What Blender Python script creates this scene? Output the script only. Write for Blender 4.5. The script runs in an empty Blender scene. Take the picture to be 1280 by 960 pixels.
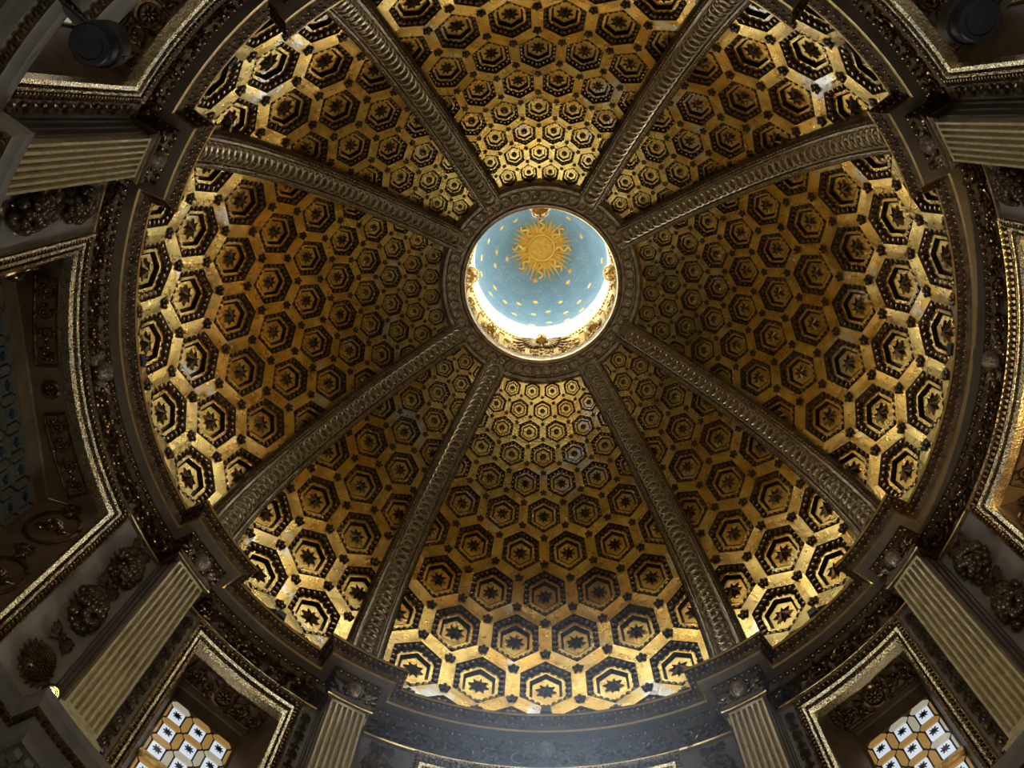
import bpy, math, random
import numpy as np
from mathutils import Matrix, Vector

# ------------------------------------------------------------------ camera, sky, large lights, exposure
S = 4.0                       # metres per drum radius
ZC = 1.6 + 2.3449 * S         # height of the upper cornice lip above the floor
scn = bpy.context.scene
col = scn.collection
cam_d = bpy.data.cameras.new('camera'); cam = bpy.data.objects.new('camera', cam_d); col.objects.link(cam)
cam_d.sensor_width = 36.0; cam_d.lens = 34.606; cam_d.clip_end = 200; cam_d.clip_start = .05
_r = Vector((0.99942356, 0.02037295, 0.02715663)); _d = Vector((-0.01261419, 0.96550173, -0.26009094)); _f = Vector((-0.03151859, 0.25959845, 0.96520217))
cam.matrix_world = Matrix(((_r.x, -_d.x, -_f.x, 0.0124), (_r.y, -_d.y, -_f.y, -2.2609), (_r.z, -_d.z, -_f.z, 1.6), (0, 0, 0, 1)))
scn.camera = cam

w = bpy.data.worlds.new('sky'); scn.world = w; w.use_nodes = True
w.node_tree.nodes['Background'].inputs[0].default_value = (0.86, 0.93, 1.0, 1)
w.node_tree.nodes['Background'].inputs[1].default_value = 10.5

def area(name, loc, target, sx, sy, energy, color):
    l = bpy.data.lights.new(name, 'AREA'); l.shape = 'RECTANGLE'; l.size = sx; l.size_y = sy; l.energy = energy; l.color = color
    o = bpy.data.objects.new(name, l); col.objects.link(o); o.location = loc
    o.rotation_euler = (Vector(target) - Vector(loc)).to_track_quat('-Z', 'Y').to_euler()
    return o
# unseen fill light added in an assumed entrance arch behind the visitor
area('entrance_fill_offscreen', (0, -4.95, 3.2), (0, 0, 5.5), 3.0, 4.6, 150, (1.0, 0.93, 0.80))
scn.view_settings.view_transform = 'Standard'; scn.view_settings.look = 'None'
scn.view_settings.exposure = 0.75; scn.view_settings.gamma = 1.0; scn.view_settings.use_curve_mapping = False

# ------------------------------------------------------------------ materials
def mat(name, c1, c2=None, metal=0.0, rough=0.5, scale=6.0, bump=0.0, bscale=60.0, patch=None, pscale=2.2, emit=None, estr=0.0, rvar=0.0, cover=(.45, .6), silver=False):
    m = bpy.data.materials.new(name); m.use_nodes = True; nt = m.node_tree; N = nt.nodes; L = nt.links
    b = N['Principled BSDF']; b.inputs['Metallic'].default_value = metal; b.inputs['Roughness'].default_value = rough
    geo = N.new('ShaderNodeNewGeometry')
    nz = N.new('ShaderNodeTexNoise'); nz.inputs['Scale'].default_value = scale; nz.inputs['Detail'].default_value = 6; nz.inputs['Roughness'].default_value = .65
    L.new(geo.outputs['Position'], nz.inputs['Vector'])
    rp = N.new('ShaderNodeValToRGB'); rp.color_ramp.elements[0].position = cover[0]; rp.color_ramp.elements[1].position = cover[1]
    rp.color_ramp.elements[0].color = (*c1, 1); rp.color_ramp.elements[1].color = (*(c2 or c1), 1)
    L.new(nz.outputs['Fac'], rp.inputs['Fac']); out = rp.outputs['Color']
    if patch:
        vo = N.new('ShaderNodeTexVoronoi'); vo.distance = 'CHEBYCHEV'; vo.inputs['Scale'].default_value = pscale
        L.new(geo.outputs['Position'], vo.inputs['Vector'])
        pr = N.new('ShaderNodeValToRGB'); pr.color_ramp.interpolation = 'CONSTANT'
        els = pr.color_ramp.elements; els[0].position = 0; els[0].color = (1, 1, 1, 1); els[1].position = .55; els[1].color = (*patch[0], 1)
        for i, pc in enumerate(patch[1:]):
            e = els.new(.7 + .12 * i); e.color = (*pc, 1)
        sp = N.new('ShaderNodeSeparateColor'); L.new(vo.outputs['Color'], sp.inputs[0]); L.new(sp.outputs[0], pr.inputs['Fac'])
        mx = N.new('ShaderNodeMix'); mx.data_type = 'RGBA'; mx.blend_type = 'MULTIPLY'; mx.inputs[0].default_value = .85
        L.new(out, mx.inputs[6]); L.new(pr.outputs['Color'], mx.inputs[7]); out = mx.outputs[2]
    if silver:                                  # blotches where the yellow glaze is worn off the silver leaf, anywhere on the dome
        n3 = N.new('ShaderNodeTexNoise'); n3.inputs['Scale'].default_value = 1.3; n3.inputs['Detail'].default_value = 6; n3.inputs['Roughness'].default_value = .6; L.new(geo.outputs['Position'], n3.inputs['Vector'])
        m2 = N.new('ShaderNodeMapRange'); m2.inputs[1].default_value = .60; m2.inputs[2].default_value = .66; L.new(n3.outputs['Fac'], m2.inputs[0])
        mz = N.new('ShaderNodeMix'); mz.data_type = 'RGBA'; L.new(m2.outputs[0], mz.inputs[0]); L.new(out, mz.inputs[6]); mz.inputs[7].default_value = (.74, .71, .62, 1); out = mz.outputs[2]
    L.new(out, b.inputs['Base Color'])
    if rvar:
        mr = N.new('ShaderNodeMapRange'); mr.inputs[3].default_value = max(.05, rough - rvar); mr.inputs[4].default_value = rough + rvar
        n2 = N.new('ShaderNodeTexNoise'); n2.inputs['Scale'].default_value = scale * 3; L.new(geo.outputs['Position'], n2.inputs['Vector'])
        L.new(n2.outputs['Fac'], mr.inputs[0]); L.new(mr.outputs[0], b.inputs['Roughness'])
    if bump:
        bn = N.new('ShaderNodeTexNoise'); bn.inputs['Scale'].default_value = bscale; bn.inputs['Detail'].default_value = 4
        L.new(geo.outputs['Position'], bn.inputs['Vector'])
        bp = N.new('ShaderNodeBump'); bp.inputs['Strength'].default_value = bump; bp.inputs['Distance'].default_value = .02
        L.new(bn.outputs['Fac'], bp.inputs['Height']); L.new(bp.outputs['Normal'], b.inputs['Normal'])
    if emit:
        b.inputs['Emission Color'].default_value = (*emit, 1); b.inputs['Emission Strength'].default_value = estr
    return m
M = {}
M['leaf'] = mat('gold_leaf', (.86, .62, .19), (.66, .45, .13), 1, .29, 3.0, .22, 40, patch=[(.92, .82, .70), (.72, .70, .80), (1.0, .86, .62)], rvar=.08, silver=True)
M['band'] = mat('gilt_moulding', (.90, .63, .24), (.62, .40, .14), 1, .33, 12, .25, 90, rvar=.1)
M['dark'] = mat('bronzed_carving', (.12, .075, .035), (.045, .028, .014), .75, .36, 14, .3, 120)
M['eggm'] = mat('bronzed_egg', (.24, .15, .065), (.08, .05, .024), .85, .22, 20)
M['star'] = mat('dark_gilt_star', (.22, .14, .055), (.09, .055, .024), .9, .36, 20)
M['rose'] = mat('dark_rosette', (.15, .095, .042), (.07, .042, .02), .8, .33, 20)
M['rib'] = mat('grey_gilt_rib', (.36, .28, .16), (.19, .135, .075), .65, .34, 10, .2, 90)
M['guil'] = mat('worn_gilt_guilloche', (.60, .47, .28), (.36, .27, .15), .7, .34, 16)
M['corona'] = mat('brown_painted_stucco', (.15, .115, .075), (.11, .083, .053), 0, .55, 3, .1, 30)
M['fillet'] = mat('bright_gilt_fillet', (.95, .72, .34), (.85, .60, .24), 1, .28, 16, .15, 80)
M['frame'] = mat('silvered_gilt_frame', (.90, .79, .50), (.68, .56, .32), 1, .27, 16, .25, 55, patch=[(1, .97, .9), (.8, .85, .95)], pscale=3.0, rvar=.1)
M['plaster'] = mat('grey_plaster', (.27, .235, .19), (.22, .19, .15), 0, .65, 2.5, .1, 30)
M['stone'] = mat('brown_grey_stone', (.17, .15, .12), (.13, .115, .09), 0, .5, 3, .1, 30)
M['flute'] = mat('gilt_fluting', (.66, .54, .30), (.50, .39, .20), .3, .40, 10, .08, 60, rvar=.06)
M['cherubm'] = mat('brown_grey_cherub', (.34, .275, .19), (.22, .17, .11), .25, .42, 14)
M['cherubh'] = mat('brown_cherub_hair', (.25, .19, .115), (.15, .11, .065), .4, .38, 14)
M['bronze'] = mat('dark_bronzed_fruit', (.13, .085, .045), (.07, .045, .025), .55, .3, 14)
M['soffit'] = mat('brown_soffit', (.17, .115, .06), (.115, .078, .042), .25, .45, 4, .15, 40)
M['marble'] = mat('dark_marble', (.10, .085, .065), (.06, .05, .04), 0, .4, 2)
M['wall'] = mat('green_marble_wall', (.20, .18, .15), (.12, .11, .09), 0, .4, 1.2)
M['floor'] = mat('inlaid_marble_floor', (.38, .33, .27), (.22, .18, .15), 0, .3, 1.5)
M['blue'] = mat('blue_lantern_vault', (.105, .175, .20), (.135, .205, .225), 0, .65, 4, .25, 30)
M['fleck'] = mat('pale_fleck', (.36, .46, .49), None, 0, .7)
M['sun'] = mat('sun_gold', (.68, .42, .07), (.58, .32, .045), .1, .45, 14)
M['cream'] = mat('cream_gilt_stucco', (.58, .40, .12), (.46, .29, .07), .2, .45, 12, .3, 60)
M['pale'] = mat('pale_stone', (.30, .30, .28), (.24, .24, .23), 0, .6, 6)
M['black'] = mat('black_lamp_paint', (.012, .012, .013), (.02, .02, .02), .2, .45, 8)
M['lead'] = mat('lead_came', (.03, .028, .026), None, .3, .5)
M['gwhite'] = mat('white_daylit_glass', (.55, .58, .62), (.45, .48, .52), 0, .2, 5, emit=(.80, .88, 1.0), estr=.42)
M['gochre'] = mat('ochre_daylit_glass', (.42, .26, .09), (.34, .22, .09), 0, .2, 5, emit=(.62, .36, .10), estr=.24)
M['ggrey'] = mat('clear_daylit_glass', (.42, .40, .34), (.36, .33, .26), 0, .2, 5, emit=(.55, .50, .38), estr=.34)
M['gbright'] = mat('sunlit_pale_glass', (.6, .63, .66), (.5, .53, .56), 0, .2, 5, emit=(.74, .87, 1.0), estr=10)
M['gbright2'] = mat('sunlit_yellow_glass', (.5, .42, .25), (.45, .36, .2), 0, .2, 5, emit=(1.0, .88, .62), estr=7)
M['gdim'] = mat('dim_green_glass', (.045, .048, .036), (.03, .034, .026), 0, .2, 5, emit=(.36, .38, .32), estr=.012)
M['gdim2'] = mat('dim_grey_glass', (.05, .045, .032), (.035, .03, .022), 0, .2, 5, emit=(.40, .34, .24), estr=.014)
M['gstar'] = mat('dark_glass_star', (.02, .03, .04), None, 0, .3)
M['bulb'] = mat('lamp_lens', (1, .9, .6), None, 0, .3, emit=(1, .82, .42), estr=7)
M['reflect'] = mat('lamp_reflector', (.95, .8, .4), None, 1, .25)

# ------------------------------------------------------------------ mesh helpers (all lengths in drum radii, scaled by S when built)
rad = math.radians
def unit(v):
    v = np.asarray(v, float); n = np.linalg.norm(v); return v / n if n > 1e-12 else v
def er(az): return np.array([math.cos(rad(az)), math.sin(rad(az)), 0.])
def et(az): return np.array([-math.sin(rad(az)), math.cos(rad(az)), 0.])
EZ = np.array([0., 0., 1.])
def P(az, r, z): return np.array([r * math.cos(rad(az)), r * math.sin(rad(az)), z])
_tpl = {}
def ell_tpl(seg, ring):
    if (seg, ring) not in _tpl:
        V = [(0, 0, 1)]
        for i in range(1, ring):
            t = math.pi * i / ring
            for j in range(seg):
                a = 2 * math.pi * j / seg
                V.append((math.sin(t) * math.cos(a), math.sin(t) * math.sin(a), math.cos(t)))
        V.append((0, 0, -1)); F = []
        for j in range(seg): F.append((0, 1 + j, 1 + (j + 1) % seg))
        for i in range(ring - 2):
            o = 1 + i * seg
            for j in range(seg): F.append((o + j, o + seg + j, o + seg + (j + 1) % seg, o + (j + 1) % seg))
        o = 1 + (ring - 2) * seg; e = len(V) - 1
        for j in range(seg): F.append((o + j, e, o + (j + 1) % seg))
        _tpl[(seg, ring)] = (np.array(V), F)
    return _tpl[(seg, ring)]
class MB:
    def __init__(s): s.V = []; s.F = []; s.MI = []; s.n = 0
    def add(s, V, F, mi=0):
        V = np.asarray(V, float).reshape(-1, 3); o = s.n; s.V.append(V); s.n += len(V)
        for k, f in enumerate(F):
            s.F.append(tuple(i + o for i in f)); s.MI.append(mi if isinstance(mi, int) else mi[k])
    def ell(s, c, ax, seg=6, ring=4, mi=0):           # ax: three axis vectors already scaled
        T, F = ell_tpl(seg, ring); s.add(T @ np.array(ax) + np.asarray(c), F, mi)
    def ball(s, c, r, seg=6, ring=4, mi=0): s.ell(c, np.eye(3) * r, seg, ring, mi)
    def grid(s, G, closeu=False, closev=False, mi=0):
        G = np.asarray(G, float); nu, nv = G.shape[:2]; F = []; MI = []
        for i in range(nu if closeu else nu - 1):
            for j in range(nv if closev else nv - 1):
                F.append((i * nv + j, ((i + 1) % nu) * nv + j, ((i + 1) % nu) * nv + (j + 1) % nv, i * nv + (j + 1) % nv))
                MI.append(mi if isinstance(mi, int) else mi[i])
        s.add(G.reshape(-1, 3), F, MI)
    def box(s, c, ax, mi=0):
        c = np.asarray(c, float); a, b, d = [np.asarray(x, float) for x in ax]
        V = [c + x * a + y * b + z * d for x in (-1, 1) for y in (-1, 1) for z in (-1, 1)]
        s.add(V, [(0, 1, 3, 2), (4, 6, 7, 5), (0, 4, 5, 1), (2, 3, 7, 6), (0, 2, 6, 4), (1, 5, 7, 3)], mi)
    def tube(s, pts, r, seg=5, mi=0, closed=False, cap=True):
        pts = np.asarray(pts, float); n = len(pts); r = np.full(n, r) if np.isscalar(r) else np.asarray(r)
        if closed: tg = np.roll(pts, -1, 0) - np.roll(pts, 1, 0)
        else: tg = np.gradient(pts, axis=0)
        up = np.array([.31, .22, .92]); G = []
        for i in range(n):
            t = unit(tg[i]); a = unit(np.cross(up, t)); b = np.cross(t, a)
            G.append([pts[i] + r[i] * (math.cos(2 * math.pi * k / seg) * a + math.sin(2 * math.pi * k / seg) * b) for k in range(seg)])
        o = s.n; s.grid(G, closed, True, mi)
        if cap and not closed:
            s.F += [tuple(o + k for k in range(seg))[::-1], tuple(o + (n - 1) * seg + k for k in range(seg))]; s.MI += [mi, mi]
    def prism(s, poly, a, b, mi=0):                    # poly of 3D points, shifted by a and by b
        p = np.asarray(poly, float); n = len(p); V = np.vstack([p + a, p + b])
        F = [tuple(range(n))[::-1], tuple(range(n, 2 * n))] + [(i, (i + 1) % n, n + (i + 1) % n, n + i) for i in range(n)]
        s.add(V, F, mi)
    def mesh(s, name, mats, smooth=True, angle=40):
        me = bpy.data.meshes.new(name); V = np.vstack(s.V) * S
        me.from_pydata(V.tolist(), [], s.F)
        for m in (mats if isinstance(mats, (list, tuple)) else [mats]): me.materials.append(M[m])
        me.polygons.foreach_set('material_index', s.MI)
        me.update()
        if smooth:
            me.shade_smooth(); me.set_sharp_from_angle(angle=rad(angle))
        return me
    def build(s, name, mats, parent=None, smooth=True, angle=40, loc=None, rz=0):
        return link(name, s.mesh(name, mats, smooth, angle), parent, loc, rz)
def link(name, me, parent=None, loc=None, rz=0):
    o = bpy.data.objects.new(name, me); col.objects.link(o)
    if parent is not None:
        o.parent = parent
        if loc is not None: o.location = np.asarray(loc) * S
    else:
        o.location = (0, 0, ZC) if loc is None else np.asarray(loc) * S + np.array([0, 0, ZC])
    o.rotation_euler = (0, 0, rad(rz))
    return o
def tag(o, label, cat=None, group=None, kind=None):
    o['label'] = label
    if cat: o['category'] = cat
    if group: o['group'] = group
    if kind: o['kind'] = kind
    return o
def empty(name, loc, rz=0): return link(name, None, None, loc, rz)
def stuff(o): o['kind'] = 'stuff'; return o

# ------------------------------------------------------------------ the floor and the chapel walls below the drum
zf = -ZC / S
b = MB(); n = 64
b.grid([[P(a * 360 / n, r, zf) for a in range(n)] for r in (0.001, .5, 1.0, 1.35)], False, True)
b.grid([[P(a * 360 / n, 1.35, z) for a in range(n)] for z in (zf, zf - .05)], False, True)
tag(b.build('floor', 'floor'), 'round marble chapel floor under the dome', 'floor', kind='structure')
b = MB()
az = np.linspace(-90 + 24, 270 - 24, 73)
b.grid([[P(a, r, z) for a in az] for r, z in ((1.08, -.9), (1.08, -1.05), (1.07, -1.06), (1.07, zf + .1), (1.05, zf + .1), (1.05, zf))])
b.grid([[P(a, r, z) for a in np.linspace(-90 - 24, -90 + 24, 13)] for r, z in ((1.08, -.9), (1.08, -1.0), (1.3, -1.02))])
for a in (-114, -66): b.grid([[P(a, r, z) for r in (1.05, 1.3)] for z in (zf, -1.0)])
b.grid([[P(a, 1.3, z) for a in np.linspace(-114, -66, 9)] for z in (zf, -1.0)])
tag(b.build('wall_lower', 'wall'), 'marble lower chapel wall beneath the drum cornice', 'wall', kind='structure')

BAY = {0: 'orange-lit bay', 90: 'blue-lit bay', 180: 'dim-glazed bay', 270: 'entrance-side bay'}
WIN = {45: 'silvery star-paned window', 135: 'golden star-paned window', 225: 'golden lamp-hung window', 315: 'silvery lamp-hung window'}
SITE = {**BAY, **WIN}
def sides(a): return BAY[int(round(a / 90.) * 90) % 360], WIN[int(math.floor(a / 90.) * 90 + 45)]
# ------------------------------------------------------------------ the coffered dome
ZS = .1; RS = 1.06; PITCH = 10.70; FMIN = rad(-4.4)
_rows = np.arange(-1, 12); _phi = np.array([-14.5, -4.1, 7.2, 18.1, 27.8, 36.5, 44.1, 50.5, 55.95, 60.7, 64.8, 68.6, 72.0])
_pc = np.polyfit(_rows, _phi, 5)
def phi(row): return rad(np.polyval(_pc, row))
def dome(azd, row, dep=0.0):
    f = max(phi(row), FMIN); r = (RS + dep) * math.cos(f)
    return np.array([r * math.cos(rad(azd)), r * math.sin(rad(azd)), ZS + (RS + dep) * math.sin(f)])
HEX = [(0, 2 / 3), (.5, 1 / 3), (.5, -1 / 3), (0, -2 / 3), (-.5, -1 / 3), (-.5, 1 / 3)]
def frame_at(row, dep=0.0):                 # centre, east, north, inward at az 0
    c = dome(0, row, dep); f = phi(row)
    return c, np.array([0, 1., 0]), np.array([-math.sin(f), 0, math.cos(f)]), -np.array([math.cos(f), 0, math.sin(f)])
coffer_me = {}; star_me = {}; rose_me = {}
def get_coffer(k):
    if k in coffer_me: return coffer_me[k]
    b = MB(); wd = rad(PITCH) * RS * math.cos(phi(k)); q = min(1, wd / .17 + .25)
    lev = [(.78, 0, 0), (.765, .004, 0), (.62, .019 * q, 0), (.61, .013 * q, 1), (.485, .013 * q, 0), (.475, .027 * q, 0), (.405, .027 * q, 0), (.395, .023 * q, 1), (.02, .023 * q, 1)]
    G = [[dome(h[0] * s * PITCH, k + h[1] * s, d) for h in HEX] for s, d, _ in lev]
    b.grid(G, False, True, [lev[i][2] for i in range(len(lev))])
    ne = 4 if k < 6 else 3
    for i in range(6):                                     # egg and dart on the sloping side
        h0, h1 = HEX[i], HEX[(i + 1) % 6]
        for e in range(ne):
            t = (e + .5) / ne; s = .70
            ca = (h0[0] * (1 - t) + h1[0] * t) * s; cr = (h0[1] * (1 - t) + h1[1] * t) * s
            p = dome(ca * PITCH, k + cr, .010 * q)
            tang = unit(dome(h1[0] * PITCH, k + h1[1]) - dome(h0[0] * PITCH, k + h0[1]))
            inn = unit(-p + np.array([0, 0, ZS])); side = np.cross(tang, inn); rr = .055 * wd
            b.ell(p, [tang * rr * 1.0, side * rr * 1.35, inn * rr * .85], 6, 4, 2)
        pc = dome(h0[0] * .70 * PITCH, k + h0[1] * .70, .012 * q); inn = unit(-pc + np.array([0, 0, ZS]))
        b.ell(pc, np.eye(3) * .035 * wd, 5, 3, 2)
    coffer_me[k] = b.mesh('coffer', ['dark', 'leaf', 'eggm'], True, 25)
    b = MB(); c, e, nn, inn = frame_at(k, .023 * q)
    R1 = .165 * wd if k < 7 else .12 * wd; R0 = R1 * (.5 if k < 7 else .8); V = [c + inn * .085 * wd]
    for i in range(16):
        rr = R1 if i % 2 == 0 else R0; a = math.pi * i / 8 + .2
        V.append(c + rr * (math.cos(a) * e + math.sin(a) * nn) + inn * .004 * q)
    for i in range(16): V.append(V[1 + i] - inn * .005)
    b.add(V, [(0, 1 + i, 1 + (i + 1) % 16) for i in range(16)] + [(1 + i, 17 + i, 17 + (i + 1) % 16, 1 + (i + 1) % 16) for i in range(16)])
    if k >= 7: b.ell(c + inn * .06 * wd, [e * .07 * wd, nn * .07 * wd, inn * .06 * wd], 6, 4)
    star_me[k] = b.mesh('star', 'star', k >= 7, 40)
    return coffer_me[k]
def get_rose(k, top):
    if (k, top) in rose_me: return rose_me[(k, top)]
    row = k + (2 / 3 if top else -2 / 3); c, e, nn, inn = frame_at(row); wd = rad(PITCH) * RS * math.cos(phi(row)); b = MB()
    for i in range(5):
        a = 2 * math.pi * i / 5 + .3; d = math.cos(a) * e + math.sin(a) * nn; t = np.cross(inn, d)
        b.ell(c + d * .055 * wd + inn * .016 * wd, [d * .042 * wd, t * .036 * wd, inn * .03 * wd], 6, 4)
    b.ell(c + inn * .025 * wd, [e * .026 * wd, nn * .026 * wd, inn * .03 * wd], 6, 4)
    rose_me[(k, top)] = b.mesh('rosette', 'rose'); return rose_me[(k, top)]
KMIN, KMAX = 0, 10
names8 = ['right', 'front right', 'front', 'front left', 'left', 'back left', 'back', 'back right']
for pi_ in range(8):
    c0 = pi_ * 45.; wide = pi_ % 2 == 0; half = 30. if wide else 15.
    b = MB(); cells = []
    for k in range(0, 12):
        odd = k % 2 != 0
        centre = odd if wide else not odd                 # rows with a coffer on the panel axis
        for j in range(-4, 5):
            cc = j if centre else j + .5
            if abs(cc) * PITCH - PITCH * .5 > half: continue
            has = KMIN <= k <= KMAX and abs(cc) * PITCH < half - 1.0
            vs = [(h[0] * PITCH + cc * PITCH, k + h[1]) for h in HEX]
            cl = lambda a: max(-half, min(half, a))
            if has:
                hs = [(h[0] * PITCH * .78 + cc * PITCH, k + h[1] * .78) for h in HEX]
                V = [dome(cl(a), r) for a, r in vs] + [dome(a, r) for a, r in hs]
                b.add(V, [(i, (i + 1) % 6, 6 + (i + 1) % 6, 6 + i) for i in range(6)]); cells.append((k, cc))
            else:
                b.add([dome(cl(a), r) for a, r in vs], [(0, 1, 2, 3), (0, 3, 4, 5)])
    o = b.build('ceiling', 'leaf', None, False, rz=c0)
    if wide: tag(o, 'wide gilded dome panel of hexagonal coffers above the %s' % SITE[int(c0)], 'dome panel', 'wide dome panels', 'structure')
    else: tag(o, 'narrow gilded dome panel of hexagonal coffers above the %s' % SITE[int(c0)], 'dome panel', 'narrow dome panels', 'structure')
    for k, cc in cells:
        co = link('coffer', get_coffer(k), o, rz=cc * PITCH)
        link('star' if k < 7 else 'boss', star_me[k], co)
        for top in (True, False):
            row = k + (2 / 3 if top else -2 / 3)
            if abs(cc) * PITCH < half - 3.5 and -.3 < row < 10.7: link('rosette', get_rose(k, top), o, rz=cc * PITCH)

# ------------------------------------------------------------------ eight ribs with guilloche
def ribp(f, y, rho): return np.array([rho * math.cos(f), y, ZS + rho * math.sin(f)])
f0, f1 = rad(-4.5), rad(71.8)
def ribw(f): return .060 + (.045 - .060) * max(0, min(1, f / rad(60)))
b = MB(); fs = np.linspace(f0, f1, 40)
sec = [(-1.0, 1.075), (-1.0, 1.036), (-.90, 1.030), (-.84, 1.022), (-.74, 1.022), (-.70, 1.013), (-.60, 1.013), (-.56, 1.024), (.56, 1.024), (.60, 1.013), (.70, 1.013), (.74, 1.022), (.84, 1.022), (.90, 1.030), (1.0, 1.036), (1.0, 1.075)]
G = [[ribp(f, y * ribw(f), rho) for f in fs] for y, rho in sec]
b.grid(G); rib_me = b.mesh('rib', 'rib', True, 30)
b = MB(); f = f0 + .03; cnt = 0
while f < f1 - .01:
    wv = ribw(f) * .47; c = ribp(f, 0, 1.021); nn = np.array([-math.sin(f), 0, math.cos(f)]); e = np.array([0, 1., 0]); inn = -np.array([math.cos(f), 0, math.sin(f)])
    pts = [c + wv * (math.cos(a) * e + .95 * math.sin(a) * nn) + inn * (.0045 * math.sin(a) + .002) for a in np.linspace(0, 2 * math.pi, 14, endpoint=False)]
    b.tube(pts, .0040, 5, 0, True)
    b.ell(c, [e * wv * .30, nn * wv * .30, inn * .007], 6, 4)
    f += wv * 1.12 / 1.02; cnt += 1
guil_me = b.mesh('guilloche', 'guil')
b = MB()
for sgn in (-1, 1):
    for kk in range(95):
        ff = f0 + .01 + (f1 - f0 - .02) * kk / 94; inn = -np.array([math.cos(ff), 0, math.sin(ff)])
        b.ball(ribp(ff, sgn * ribw(ff) * .79, 1.020), .0044, 4, 3)
bead_me = b.mesh('bead_row', 'guil')
RIBS = [30, 60, 120, 150, 210, 240, 300, 330]
for i, a in enumerate(RIBS):
    o = tag(link('trim_%d' % (i + 1), rib_me, None, rz=a), 'dome rib rising between the %s and the %s' % sides(a), 'rib', 'dome ribs', 'structure')
    stuff(link('guilloche', guil_me, o)); stuff(link('bead_row', bead_me, o))

# oculus ring
b = MB(); n = 96
prof = [(.268, 1.14), (.268, 1.088), (.272, 1.080), (.280, 1.077), (.286, 1.084), (.290, 1.084), (.330, 1.079), (.334, 1.070), (.344, 1.068), (.350, 1.076), (.356, 1.080), (.360, 1.13)]
b.grid([[P(i * 360 / n, r, z) for i in range(n)] for r, z in prof], False, True)
o = tag(b.build('trim_9', 'rib', angle=30), 'round oculus ring with interlaced ring band below the blue lantern', 'ring moulding', kind='structure')
b = MB()
for i in range(58):
    a = i * 360 / 58; c = P(a, .310, 1.078); wv = .0175
    b.tube([c + wv * (math.cos(t) * er(a) + 1.05 * math.sin(t) * et(a)) - EZ * (.003 * math.sin(t) + .001) for t in np.linspace(0, 2 * math.pi, 12, endpoint=False)], .0036, 4, 0, True)
    b.ball(c, .006, 6, 4)
stuff(b.build('guilloche', 'guil', o))
b = MB(); b.tube([P(i * 360 / n, .2705, 1.083) for i in range(n)], .003, 5, 0, True)
b.build('fillet', 'band', o)

# ------------------------------------------------------------------ carved relief generators
def scroll(b, mapf, L, H, nsp, seed=0, hh=.012, seg=4, leaves=7):
    rnd = random.Random(seed)
    def T(s, t, h): return mapf(s, t, h)
    for i in range(nsp):
        cs = (i + .5) * L / nsp; sg = 1 if i % 2 else -1; ct = -sg * .05 * H; R = min(.44 * H, .56 * L / nsp)
        pts = []; rr = []
        for k in range(18):
            u = k / 17; th = sg * (math.pi * .5 + u * 3.3 * math.pi); r = R * (1 - .80 * u)
            pts.append(T(cs + r * math.cos(th), ct + r * math.sin(th), hh * (.35 + .35 * u))); rr.append((.085 - .03 * u) * H * .55)
        b.tube(pts, rr, seg)
        c = T(cs, ct, hh * .8); ax = [(T(cs + 1e-3, ct, 0) - T(cs, ct, 0)) / 1e-3, (T(cs, ct + 1e-3, 0) - T(cs, ct, 0)) / 1e-3, (T(cs, ct, 1e-3) - T(cs, ct, 0)) / 1e-3]
        b.ell(c, [ax[0] * .11 * H, ax[1] * .11 * H, ax[2] * hh * .8], 6, 4)
        for k in range(leaves):
            a = rnd.uniform(0, 6.28); r = R * rnd.uniform(.75, 1.12); s_, t_ = cs + r * math.cos(a), max(-.46 * H, min(.46 * H, ct + r * math.sin(a)))
            da = a + rnd.uniform(-.6, .6); l = H * rnd.uniform(.10, .19); wd = l * .38
            d = ax[0] * math.cos(da) + ax[1] * math.sin(da); e = -ax[0] * math.sin(da) + ax[1] * math.cos(da)
            b.ell(T(s_, t_, hh * rnd.uniform(.25, .8)), [d * l, e * wd, ax[2] * hh * .55], 6, 4)
def facefn(x, y):                              # height of a face relief over the unit disc (x across, y up)
    g = lambda cx, cy, sx, sy: math.exp(-((x - cx) / sx) ** 2 - ((y - cy) / sy) ** 2)
    h = .55 * g(0, -.12, .13, .22) + .35 * g(0, -.22, .17, .1) + .22 * (g(-.48, -.28, .26, .26) + g(.48, -.28, .26, .26))
    h += .22 * (g(-.36, .30, .30, .08) + g(.36, .30, .30, .08)) - .30 * (g(-.36, .13, .2, .1) + g(.36, .13, .2, .1)) + .24 * (g(-.36, .11, .11, .06) + g(.36, .11, .11, .06))
    h += .24 * g(0, -.50, .24, .05) - .2 * g(0, -.565, .26, .03) + .24 * g(0, -.64, .2, .06) + .2 * g(0, -.85, .2, .12) + .1 * g(0, .6, .5, .25)
    return h
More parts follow.
